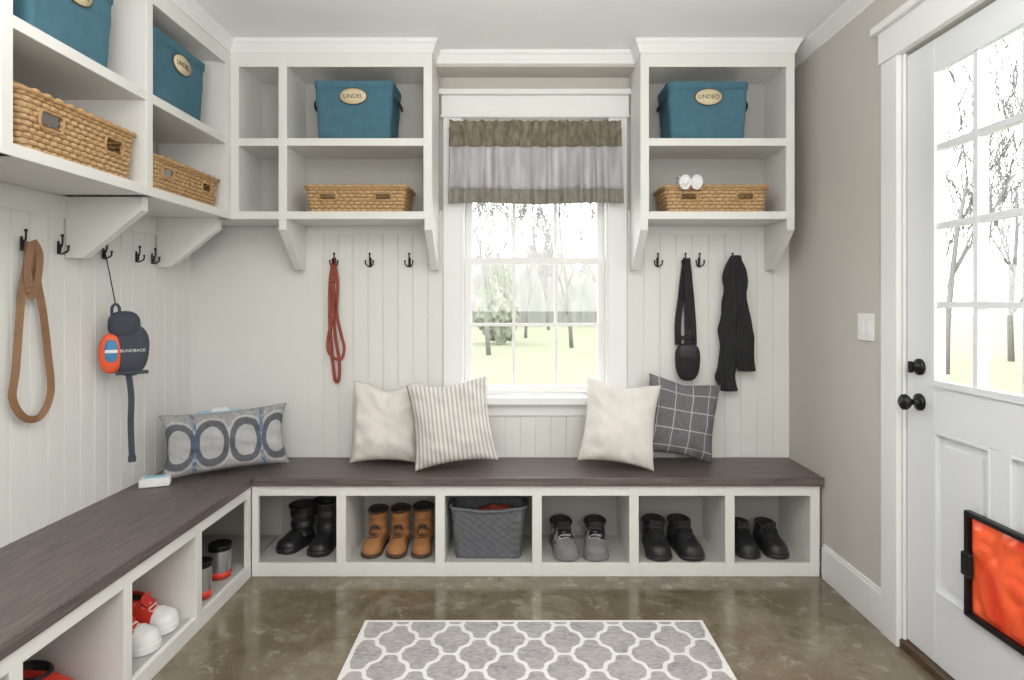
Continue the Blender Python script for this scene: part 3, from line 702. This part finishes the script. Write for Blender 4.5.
ribbon(bm,cr([(.95,ys,1.625),(.932,ys,1.5),(.920,ys,1.39),(.905,ys,1.27),(.905,ys,1.14)],8),.034,.010,(0,-1,0))
ribbon(bm,cr([(.952,ys-.008,1.625),(.965,ys-.008,1.5),(.976,ys-.008,1.39),(.985,ys-.008,1.27),(.990,ys-.008,1.14)],8),.034,.010,(0,-1,0))
ribbon(bm,cr([(.951,ys-.016,1.615),(.948,ys-.018,1.45),(.950,ys-.018,1.25),(.95,ys-.016,1.12)],8),.028,.008,(0,-1,0))
bx(bm,.93,.972,ys-.028,ys+.0,1.55,1.575,.005); bx(bm,.898,1.0,ys-.026,ys-.012,1.17,1.19,.004)
fin('strap_webbing',bm,m_cloth_black,hs_,True)
bm=bmesh.new(); blob(bm,.955,ys-.012,1.045,.068,.028,.105,.72,squash=lambda z:1+.10*z); fin('pouch',bm,m_cloth_black,hs_,True)
bm=bmesh.new(); blob(bm,.955,ys-.030,1.10,.052,.014,.045,.6); fin('pouch_flap',bm,m_blackle,hs_,True)
def drape(bm,secs,yc,seed,fold=5,amp=.25,lim=.032):
    rows=[]
    xs_=cr([(s[0],s[1],s[2]) for s in secs],8); dp=cr([(s[3],0,0) for s in secs],8)
    for k,p in enumerate(xs_):
        cx,z,hwid=p; dd=dp[k].x; ring=[]
        for j in range(64):
            a=2*pi*j/64; r=1+amp*abs(math.sin(fold*a*.5+seed+z*2.2+.5*math.sin(z*9)))+.36*noise.noise(Vector((math.cos(a)*1.5+seed,math.sin(a)*1.5,z*13)))
            ring.append(Vector((cx+hwid*r*math.cos(a)*.9+.007*math.sin(z*23+seed),yc+max(-.06,min(dd*r*math.sin(a),lim)),z)))
        rows.append(ring)
    R=grid(bm,rows,cu=True); capf(bm,R[0]); capf(bm,R[-1][::-1])
bm=bmesh.new()
drape(bm,[(1.215,1.640,.022,.010),(1.210,1.60,.032,.020),(1.192,1.48,.036,.028),(1.186,1.30,.044,.032),(1.178,1.12,.048,.030),(1.172,.98,.048,.028),(1.178,.885,.040,.020)],YB-.066,1,9,.28,.026)
drape(bm,[(1.22,1.638,.022,.010),(1.230,1.56,.032,.022),(1.242,1.42,.040,.030),(1.254,1.25,.044,.032),(1.268,1.1,.048,.030),(1.275,.995,.042,.020)],YB-.068,4,11,.28,.026)
lab(fin('scarf',bm,m_cloth_black),'black bunched scarf draped over coat hook in folds','scarf')
PL=(-1.752,2.665,1.04); PA=.66
pc=lab(empty('hanging_pouch',PL,(0,0,PA)),'navy pouch with orange and blue reel hanging from coat hook','pouch')
bm=bmesh.new(); blob(bm,.028,0,.125,.074,.038,.115,.72,squash=lambda z:1+.10*z-.12*z*z); fin('pouch_body',bm,m_navy,pc)
bm=bmesh.new(); blob(bm,.006,-.006,.240,.062,.040,.060,.8)
ribbon(bm,cr([(-.040,-.02,.28),(-.040,-.02,.315),(-.027,-.02,.330),(-.014,-.02,.315),(-.014,-.02,.28)],6),.012,.004,(0,-1,0)); fin('flap',bm,m_navy,pc)
bm=bmesh.new(); blob(bm,-.045,-.018,.115,.044,.024,.088,.85); fin('reel_case',bm,m_orange,pc)['label']='bright orange-red reel case'
bm=bmesh.new(); blob(bm,-.045,-.032,.125,.026,.016,.052,.8); fin('reel',bm,m_bluedk,pc)
bm=bmesh.new(); bx(bm,-.068,-.022,-.052,-.044,.118,.132,.002); fin('reel_label',bm,m_paper,pc)
text('BUNDBACK',.018,m_paper,pc,(.036,-.0405,.125),(pi/2,0,0))
bm=bmesh.new(); bx(bm,-.03,.095,-.045,-.031,.02,.035,.003); ribbon(bm,cr([(.02,-.02,.03),(.03,-.03,-.08),(.028,-.03,-.2),(.033,-.03,-.35)],6),.024,.006,(0,-1,0)); bx(bm,.018,.048,-.036,-.024,-.37,-.34,.003); fin('strap',bm,m_navy,pc)
bm=bmesh.new()
Mi=(Matrix.Translation(PL)@Matrix.Rotation(PA,4,'Z')).inverted()
hp=Mi@Vector((XL+.0125+.014,2.675,1.59))
tube(bm,[(-.027,-.02,.328),(hp.x,hp.y,hp.z)],.0025,6); fin('cord',bm,m_black,pc)

# ---------------------------------------------------------------- valance
vc=lab(empty('window_valance',(.10,3.33,1.93)),'gathered window valance with taupe header and pale grey skirt','curtain')
x0,x1=-.375,.578
def vfold(u): return .5+.5*math.sin(2*pi*u*11+1.5*math.sin(u*8)+.8*math.sin(u*21+1))
def vy(x,z):
    t=(2.385-z)/.455; u=(x-x0)/(x1-x0); f=vfold(u)
    pleat=f**1.5*(.018+.022*t)
    fine=(.5+.5*math.sin(2*pi*u*31+2*math.sin(u*13)))*.006*max(0,1-2.2*t)
    pin=math.exp(-((z-2.355)/.014)**2)
    return 3.350-(pleat+fine)*(1-.45*pin)-.004*t
def vz(x,z): 
    t=(2.385-z)/.455; u=(x-x0)/(x1-x0)
    return z-t*.007*vfold(u)+t*.004*math.sin(u*9)+(.003*math.sin(2*pi*u*22+1) if z>2.38 else 0)
def vband(name,z0,z1,mat,nz=10,dy=0):
    bm=bmesh.new(); nx=400
    rows=[[Vector((x0+(x1-x0)*i/nx*1.0+ .008*((2.385-z)/.455)*(2*i/nx-1)+.004*((2.385-z)/.455)*math.cos(2*pi*11*i/nx),vy(x0+(x1-x0)*i/nx,z)-dy,vz(x0+(x1-x0)*i/nx,z))) for i in range(nx+1)] for z in [z0+(z1-z0)*k/nz for k in range(nz+1)]]
    grid(bm,rows); o=fin(name,bm,mat,vc,True); mo=o.modifiers.new('s','SOLIDIFY'); mo.thickness=.0015; return o
vband('header',2.245,2.39,m_val1,16); vband('skirt',2.01,2.245,m_val2); vband('hem',1.93,2.01,m_val3)
bm=bmesh.new(); tube(bm,[(x0-.01,3.364,2.355),(x1+.01,3.364,2.355)],.007,10); tube(bm,[(x0-.01,3.364,2.355),(x0-.01,3.388,2.355)],.007,8); tube(bm,[(x1+.01,3.364,2.355),(x1+.01,3.388,2.355)],.007,8); fin('curtain_rod',bm,m_trim,vc,True)

# ---------------------------------------------------------------- rug
bm=bmesh.new(); bx(bm,-.655,.80,.897,2.587,.001,.010,.003)
ro=fin('area_rug',bm,m_rug); lab(ro,'grey rug with white trellis pattern on concrete floor','rug')

# ---------------------------------------------------------------- outside
o=struct('ground_outside',[(-60,60,YB+.2,120,-.5,-.3),(1.75,60,-20,YB+.2,-.5,-.3)],m_lawn); lab(o,'pale green lawn outside the window','lawn')
def tree(loc,h,seed,rad=.085,dep=4):
    random.seed(seed); bm=bmesh.new()
    def br(p,dv,l,r,dep):
        q=[p]; dd=dv.copy(); rs=[r]
        for k in range(4):
            dd=(dd+Vector((random.uniform(-.13,.13),random.uniform(-.13,.13),.05))).normalized(); q.append(q[-1]+dd*l/4); rs.append(r*(1-.14*(k+1)))
        tube(bm,q,rs,5)
        if dep>0:
            for k in range(6 if dep>2 else 4):
                i=random.randint(1,4); nd=(dd+Vector((random.uniform(-.8,.8),random.uniform(-.35,.35),random.uniform(-.1,.5)))).normalized(); br(q[i],nd,l*random.uniform(.45,.65),max(rs[i]*.5,.012),dep-1)
    br(Vector((0,0,0)),Vector((0,0,1)),h*.5,rad,dep)
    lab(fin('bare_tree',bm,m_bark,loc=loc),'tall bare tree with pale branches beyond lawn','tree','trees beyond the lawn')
for i,(x,y,h) in enumerate(((-.9,19,8),(2.0,22,9),(.4,28,11),(-3.2,28,11),(4.8,29,11),(1.9,36,13),(-1.5,38,13),(10,14,9),(14,17,10))): tree((x,y,-.3),h,i+3)
def mass(p0,p1,hgt,seed,label,th=1.5):
    bm=bmesh.new(); rows=[]; a=Vector(p0); b=Vector(p1); L=(b-a).length; n=int(L*8); dr=(b-a).normalized(); nr=Vector((-dr.y,dr.x,0))
    for i in range(n+1):
        s_=L*i/n; top=hgt*(1+.35*noise.noise(Vector((s_*.35,seed,3)))+.25*noise.noise(Vector((s_*1.1,2,seed)))); R=[]
        for k in range(25):
            an=pi*k/24; q=.35*noise.noise(Vector((s_*1.3,k*.5,seed)))+.28*noise.noise(Vector((s_*3.5,k*1.3,seed)))+.15*noise.noise(Vector((s_*8,k*3,seed)))
            R.append(a+dr*s_+nr*(-(th+q)*math.cos(an))+Vector((0,0,(top+q*1.6)*math.sin(an)**.6)))
        rows.append(R)
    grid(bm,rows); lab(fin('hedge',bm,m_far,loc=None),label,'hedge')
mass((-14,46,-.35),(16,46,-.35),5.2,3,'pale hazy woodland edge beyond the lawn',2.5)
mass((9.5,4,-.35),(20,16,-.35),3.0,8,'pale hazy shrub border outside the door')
for k,(x,y,r,hh_) in enumerate(((-.75,24,.75,3.0),)):
    bm=bmesh.new(); bmesh.ops.create_icosphere(bm,subdivisions=5,radius=1)
    for v in bm.verts:
        f=1+.30*noise.noise(v.co*2.1+Vector((x,0,0)))+.22*noise.noise(v.co*6)+.12*noise.noise(v.co*13)
        v.co=Vector((v.co.x*r*f*(1-.35*v.co.z),v.co.y*r*f*(1-.35*v.co.z),v.co.z*hh_/2*f))
    mz=min(v.co.z for v in bm.verts)
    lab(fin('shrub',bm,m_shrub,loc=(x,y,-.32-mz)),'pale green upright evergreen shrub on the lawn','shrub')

# ---------------------------------------------------------------- light, camera
W=bpy.data.worlds.new('sky'); SC.world=W; W.use_nodes=True
W.node_tree.nodes['Background'].inputs[0].default_value=(.96,.98,1,1); W.node_tree.nodes['Background'].inputs[1].default_value=6.2
def area(name,loc,rot,sx,sy,e,c=(1,1,1)):
    l=bpy.data.lights.new(name,'AREA'); l.shape='RECTANGLE'; l.size=sx; l.size_y=sy; l.energy=e; l.color=c
    o=bpy.data.objects.new(name,l); COL.objects.link(o); o.location=loc; o.rotation_euler=rot; return o
area('rear_fill_light',(.3,-1.3,1.9),(math.radians(92),0,0),2.2,1.3,36,(1,.985,.955))  # added fill behind the camera, stands for no real lamp
area('bounce_light',(-.1,.5,1.95),(pi,0,0),1.8,1.1,84,(1,.985,.96))  # added unseen lamp aimed up, brightens the ceiling and softens the room
cam=bpy.data.cameras.new('camera'); co=bpy.data.objects.new('camera',cam); COL.objects.link(co)
co.location=(0,0,1.38); co.rotation_euler=(pi/2,0,0); cam.lens=600/1024*36; cam.sensor_width=36; cam.sensor_fit='HORIZONTAL'
cam.shift_x=-5/1024; cam.shift_y=-38/1024; cam.clip_start=.02; cam.clip_end=200
SC.camera=co
